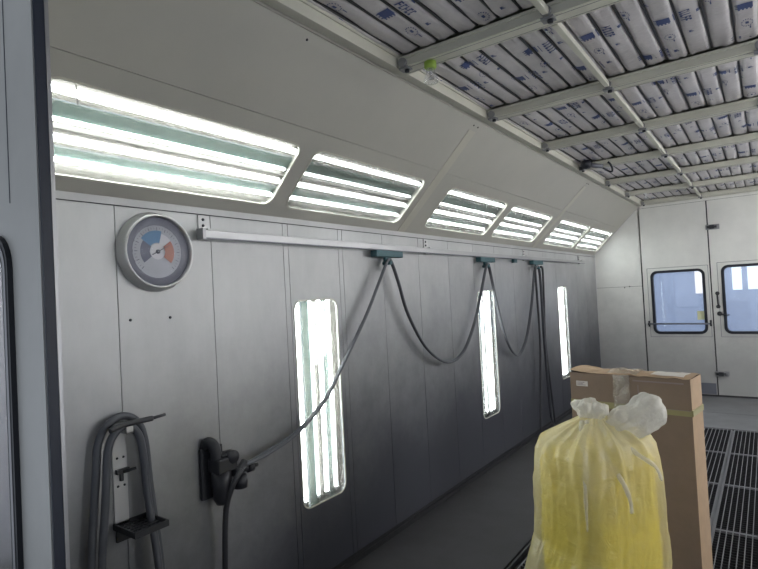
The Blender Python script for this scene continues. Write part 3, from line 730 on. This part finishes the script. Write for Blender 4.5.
# ---------------------------------------------------------------- cardboard box on the grating
TH = math.radians(-8); BW_, BD, BH = .642, .205, 1.085
rx = Vector((math.cos(TH), math.sin(TH), 0)); ry = Vector((-math.sin(TH), math.cos(TH), 0))
nr = Vector((1.763, 3.16, 0)); org = nr - rx * BW_           # near left corner on the floor
root = empty('cardboard_box', 'tall narrow brown cardboard box standing behind the plastic bag', 'box', org, None, TH)
def bp(x, y, z): return Vector((x, y, z))
mb = MB(); t = .006
rndb = random.Random(3)
# worn shell: subdivided walls with a slight bulge and a nibbled top edge
def wallgrid(f, nu, nv, mi=0):
    vs = [f(i / nu, j / nv) for j in range(nv + 1) for i in range(nu + 1)]
    mb.add(vs, [(j*(nu+1)+i, j*(nu+1)+i+1, (j+1)*(nu+1)+i+1, (j+1)*(nu+1)+i) for j in range(nv) for i in range(nu)], mi, False)
def edge(x): return BH + .004 * noise.noise(Vector((x * 14, 1.3, 0)))
bul = lambda a, b: .006 * math.sin(PI * a) * math.sin(PI * b)
wallgrid(lambda a, b: bp(a * BW_, -bul(a, b) + .003 * noise.noise(Vector((a * 5, b * 7, 2))) * math.sin(PI * a), b * edge(a * BW_)), 26, 30)
wallgrid(lambda a, b: bp(a * BW_, BD, b * BH), 8, 8)
wallgrid(lambda a, b: bp(0, a * BD, b * edge(0)), 6, 10)
wallgrid(lambda a, b: bp(BW_ + bul(a, b) * .6, a * BD, b * edge(BW_)), 6, 14, 1)  # right side takes the lit copy of the cardboard
mb.add([bp(0, 0, .001), bp(BW_, 0, .001), bp(BW_, BD, .001), bp(0, BD, .001)], [(0, 1, 2, 3)])
mb.build('carton', [M['card'], M['cardlit']], root, recalc=True)
mb = MB()
def top(x, y): return BH + .003 + .010 * math.sin(PI * y / BD) * (.6 + .5 * noise.noise(Vector((x * 6, y * 9, 5)))) + .006 * noise.noise(Vector((x * 22, y * 18, 8))) + (.014 * max(0, 1 - x / .12))
nx, ny = 40, 10
vs = [bp(-.002 + (BW_ + .004) * i / nx, -.003 + (BD + .006) * j / ny, top(BW_ * i / nx, BD * j / ny)) for j in range(ny + 1) for i in range(nx + 1)]
mb.add(vs, [(j*(nx+1)+i, j*(nx+1)+i+1, (j+1)*(nx+1)+i+1, (j+1)*(nx+1)+i) for j in range(ny) for i in range(nx)], 0)
mb.build('top_flap', M['cardlit'], root, recalc=False)
def skin(name, x0, x1, z0, z1, m, off=-.0085, nx=10, nz=3, wob=0.0):
    mb = MB(); vs = []
    for j in range(nz + 1):
        for i in range(nx + 1):
            x = x0 + (x1 - x0) * i / nx; z = z0 + (z1 - z0) * j / nz; q = noise.noise(Vector((x * 30, z * 30, 4)))
            a = x / BW_; b = z / BH
            vs.append(bp(x + wob * noise.noise(Vector((z * 25, i, 1))), -bul(a, b) - .0035 + off * .3 - wob * .8 * abs(q), z + wob * .5 * q))
    mb.add(vs, [(j*(nx+1)+i, j*(nx+1)+i+1, (j+1)*(nx+1)+i+1, (j+1)*(nx+1)+i) for j in range(nz) for i in range(nx)], 0, True)
    return mb.build(name, m, root, recalc=False)
skin('tape_band', .0, BW_, .895, .930, M['tape'], nx=20)
mb = MB(); mb.box((BW_ - .001, 0, .895), (BW_ + .0055, BD, .926)); mb.build('tape_band', M['tape'], root)
skin('front_flap', .325, BW_ - .002, .925, BH - .004, M['card'], off=-.014, nx=12)
mb = MB(); mb.box((.385, -.0105, .935), (.388, -.0085, 1.04)); mb.box((.325, -.0100, .9235), (BW_ - .004, -.007, .9255)); mb.box((.36, -.0105, 1.060), (BW_ - .03, -.008, 1.066), 0); mb.build('flap_crease', M['ink'], root)
lb = skin('paper_label', .04, .108, 1.01, 1.04, M['label'], off=-.012, nx=4)
mb = MB()
for i in range(3): mb.box((.046, -.0102, 1.016 + i * .0075), (.046 + (.05, .035, .044)[i], -.0092, 1.0195 + i * .0075))
mb.build('print_line', M['ink'], lb)
skin('packing_tape', .255, .345, .87, BH + .006, M['packtape'], off=-.025, nx=10, nz=16, wob=.014)
mb = MB(); vs = []
for j in range(9):
    for i in range(13):
        x = .21 + .17 * i / 12; y = -.006 + BD * .9 * j / 8
        vs.append(bp(x + .01 * noise.noise(Vector((x * 20, y * 20, 3))), y, top(x, min(max(y, 0), BD)) + .008 + .012 * abs(noise.noise(Vector((x * 28, y * 28, 9))))))
mb.add(vs, [(j*13+i, j*13+i+1, (j+1)*13+i+1, (j+1)*13+i) for j in range(8) for i in range(12)], 0, True); mb.build('packing_tape', M['packtape'], root, recalc=False)
mb = MB(); vs = []
for j in range(5):
    for i in range(9):
        x = .44 + .165 * i / 8; y = .03 + .14 * j / 4; vs.append(bp(x, y, top(x, y) + .004))
mb.add(vs, [(j*9+i, j*9+i+1, (j+1)*9+i+1, (j+1)*9+i) for j in range(4) for i in range(8)], 0, True); mb.build('paper_label', M['label'], root, recalc=False)

# ---------------------------------------------------------------- yellow bundle in its clear bag
BC = Vector((1.494, 2.314, 0)); BR = math.radians(60); TW = math.radians(-24)
def superell(an, a, b, e):
    c, s = math.cos(an), math.sin(an)
    r = (abs(c / a) ** e + abs(s / b) ** e) ** (-1 / e)
    return r * c, r * s
prof = [(.0, .275, .236, -.05, .02), (.14, .272, .226, -.05, .02), (.28, .262, .216, -.042, .016), (.42, .240, .203, -.022, .009), (.56, .216, .192, 0, 0), (.65, .213, .189, .0, 0), (.80, .211, .187, 0, 0), (.89, .209, .184, -.002, 0), (.935, .206, .180, -.003, 0), (.970, .188, .164, -.004, -.002), (1.005, .130, .116, -.004, -.006), (1.035, .072, .068, -.004, -.010), (1.058, .046, .046, -.003, -.012)]
def pv(z):
    for a, b in zip(prof[:-1], prof[1:]):
        if a[0] <= z <= b[0]:
            t = (z - a[0]) / (b[0] - a[0]); return [a[k] + (b[k] - a[k]) * t for k in range(1, 5)]
    return list(prof[-1][1:])
def lump(an, z): return .020 * noise.noise(Vector((math.cos(an) * 1.8, math.sin(an) * 1.8, z * 3))) + .012 * noise.noise(Vector((math.cos(an) * 4, math.sin(an) * 4, z * 7)))
def shoulder(an, z):   # the side turned away from the end wall sags lower
    return .010 * math.cos(an + BR - math.radians(36)) * math.sin(PI * min(1, max(0, (z - .78) / .24))) if .78 < z < 1.02 else 0
mb = MB(); n = 96; nz = 50; vs = []
for j in range(nz + 1):
    t = j / nz; z = .004 + .925 * t
    a, b, cx, cy = pv(min(z, .80)); 
    if z < .56: a, b, cx, cy = .215, .191, 0, 0
    sc_ = 1.0 if t < .93 else math.sqrt(max(0, 1 - ((t - .93) / .072) ** 2)) * .3 + .7
    for i in range(n):
        an = 2 * PI * i / n; x, y = superell(an, a - .019, b - .019, 5.0)
        d = (1 + lump(an, z)) * sc_
        vs.append(Vector((cx + x * d, cy + y * d, z + shoulder(an, z) * .9)))
mb.add(vs, [(j*n+i, j*n+(i+1) % n, (j+1)*n+(i+1) % n, (j+1)*n+i) for j in range(nz) for i in range(n)], 0, True)
mb.add(vs[-n:], [tuple(range(n))], 0, True); mb.add(vs[:n], [tuple(range(n))[::-1]])
yb = tag(mb.build('yellow_bundle', M['yellow']), 'bright yellow wrapped bundle standing inside the clear plastic bag', 'bundle'); yb.location = BC; yb.rotation_euler = (0, 0, BR)
bag = empty('plastic_bag', 'knotted clear plastic bag around the yellow bundle, in front of the box', 'bag', BC, None, BR)
n = 180; nz = 110; vs = []
for j in range(nz + 1):
    t = j / nz; z = .004 + 1.054 * t; a, b, cx, cy = pv(z)
    fold = max(0, (z - .80) / .26)
    for i in range(n):
        an = 2 * PI * i / n; x, y = superell(an, a, b, 5.2 - 3.0 * min(1, fold))
        wr = .004 + .005 * noise.noise(Vector((math.cos(an) * 7, math.sin(an) * 7, z * 8))) + .005 * abs(noise.noise(Vector((math.cos(an) * 13, math.sin(an) * 13, z * 5)))) + .004 * abs(noise.noise(Vector((math.cos(an) * 22, math.sin(an) * 22, z * 20))))
        ph = an * 9 + 3.0 * noise.noise(Vector((z * 2, an, 0)))
        wr += .009 * max(0, math.sin(ph)) ** 8 * min(1, max(0, (z - .45) / .4))
        k = 1 + lump(an, z) + fold ** 1.4 * (.10 * math.sin(9 * an + 2 * noise.noise(Vector((0, 0, z * 3)))) + .07 * math.sin(17 * an + 3 * z))
        r = math.hypot(x, y); k += wr / max(r, .08)
        vs.append(Vector((cx + x * k, cy + y * k, z + shoulder(an, z) + .006 * fold * noise.noise(Vector((x * 14, y * 14, z * 14))))))
quads = lambda j0, j1: [(j*n+i, j*n+(i+1) % n, (j+1)*n+(i+1) % n, (j+1)*n+i) for j in range(j0, j1) for i in range(n)]
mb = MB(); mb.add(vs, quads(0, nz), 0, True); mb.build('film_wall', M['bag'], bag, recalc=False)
# gathered crown above the knot
mb = MB(); n = 96; nz = 26; vs = []
for j in range(nz + 1):
    t = j / nz; z = 1.045 + .080 * t; r = .042 + .026 * math.sin(PI * min(1, t * 1.05) * .62) - .016 * t ** 4
    for i in range(n):
        an = 2 * PI * i / n
        k = 1 + .30 * t ** .6 * math.sin(5 * an + 1.2) * (.6 + .4 * math.sin(3 * an)) + .22 * noise.noise(Vector((math.cos(an) * 3.2, math.sin(an) * 3.2, z * 26))) + .14 * noise.noise(Vector((math.cos(an) * 7, math.sin(an) * 7, z * 50)))
        vs.append(Vector((-.008 + r * k * math.cos(an) * .95, -.01 + r * k * math.sin(an) * .8, z + .016 * noise.noise(Vector((an * 1.5, t * 3, 7))) - .02 * t * max(0, math.cos(an + .4)))))
mb.add(vs, [(j*n+i, j*n+(i+1) % n, (j+1)*n+(i+1) % n, (j+1)*n+i) for j in range(nz) for i in range(n)], 0, True)
top_ = vs[-n:]; c = Vector((-.008, -.01, 1.098)); mb.add(top_ + [c], [(i, (i + 1) % n, n) for i in range(n)], 0, True)
mb.build('gathered_crown', M['bagtuft'], bag, recalc=False).rotation_euler = (0, 0, TW)
# puffed lobe of loose film flopping to the right
mb = MB(); n = 72; nz = 40; vs = []
p0 = Vector((.01, -.045, .985)); p1 = Vector((.13, -.06, 1.02)); p2 = Vector((.262, -.05, 1.112))
for j in range(nz + 1):
    t = j / nz
    c = p0 * (1 - t) ** 2 + p1 * 2 * t * (1 - t) + p2 * t * t
    d = ((p1 - p0) * (1 - t) + (p2 - p1) * t).normalized(); u = Vector((0, 1, 0)); u = (u - d * u.dot(d)).normalized(); v = d.cross(u)
    r = (.040 + .030 * math.sin(PI * min(1, t * 1.02) * .70)) * math.sqrt(max(0.0004, 1 - max(0, (t - .80) / .2) ** 2.4))
    for i in range(n):
        an = 2 * PI * i / n
        k = 1 + .26 * noise.noise(Vector((math.cos(an) * 2.2, math.sin(an) * 2.2, t * 4 + 3))) + .20 * (.5 - abs(noise.noise(Vector((math.cos(an) * 4, math.sin(an) * 4, t * 3))))) + .12 * noise.noise(Vector((math.cos(an) * 5, math.sin(an) * 5, t * 9))) + (1 - t) ** 1.5 * .22 * math.sin(7 * an)
        vs.append(c + u * (math.cos(an) * r * .7 * k) + v * (math.sin(an) * r * k) + d * (.010 * noise.noise(Vector((an, t * 6, 2)))))
mb.add(vs, [(j*n+i, j*n+(i+1) % n, (j+1)*n+(i+1) % n, (j+1)*n+i) for j in range(nz) for i in range(n)], 0, True)
mb.build('loose_lobe', M['bagtuft'], bag, recalc=False).rotation_euler = (0, 0, TW)
# soft pleats of doubled film under the knot and the tie end hanging in front
for pts, r in (([(-.045, -.055, 1.05), (-.035, -.105, .99), (-.02, -.165, .93), (.01, -.222, .86), (.03, -.232, .80), (.036, -.232, .745)], [0.0124, 0.0118, 0.0099, 0.0081, 0.0068, 0.0074]),
               ([(-.06, -.045, 1.045), (-.085, -.10, .985), (-.105, -.175, .92), (-.125, -.215, .85), (-.13, -.222, .76), (-.13, -.222, .68)], [0.0124, 0.0124, 0.0099, 0.0074, 0.005, 0.0025]),
               ([(-.01, -.05, 1.03), (.04, -.11, .985), (.10, -.165, .94), (.15, -.198, .90), (.165, -.21, .85)], [0.0124, 0.0112, 0.0087, 0.0056, 0.0025])):
    pp = smooth_path(pts, 6); m_ = len(pp); rr = [r[min(len(r) - 1, int(k / (m_ - 1) * (len(r) - 1)))] * (1 + .3 * noise.noise(Vector((k * .7, r[0] * 99, 1)))) for k in range(m_)]
    mb = MB(); mb.tube(pp, rr, 14); mb.build('film_pleat', M['bagsh'], bag).rotation_euler = (0, 0, TW)

# ---------------------------------------------------------------- daylight of the workshop behind the camera, and the camera
wd = bpy.data.worlds.new('world'); scene.world = wd; wd.use_nodes = True
wd.node_tree.nodes['Background'].inputs[0].default_value = (.80, .88, 1.0, 1); wd.node_tree.nodes['Background'].inputs[1].default_value = .58

cam = bpy.data.cameras.new('camera'); cam.sensor_width = 36; cam.lens = 36 * 533.6 / 758; cam.clip_start = .05
co = bpy.data.objects.new('camera', cam); COL.objects.link(co)
yaw, pitch, roll = .6287, .02177, .05213
Rm = Matrix.Rotation(yaw, 3, 'Z') @ Matrix.Rotation(pitch, 3, 'X') @ Matrix.Rotation(roll, 3, 'Y')
right, fwd, upv = Rm.col[0], Rm.col[1], Rm.col[2]
m4 = Matrix((right, upv, -fwd)).transposed().to_4x4(); m4.translation = Vector((2.113, 0, 1.6)); co.matrix_world = m4
scene.camera = co
vs_ = scene.view_settings; vs_.view_transform = 'Standard'; vs_.look = 'None'; vs_.gamma = 1; vs_.use_curve_mapping = False; vs_.exposure = 0.45
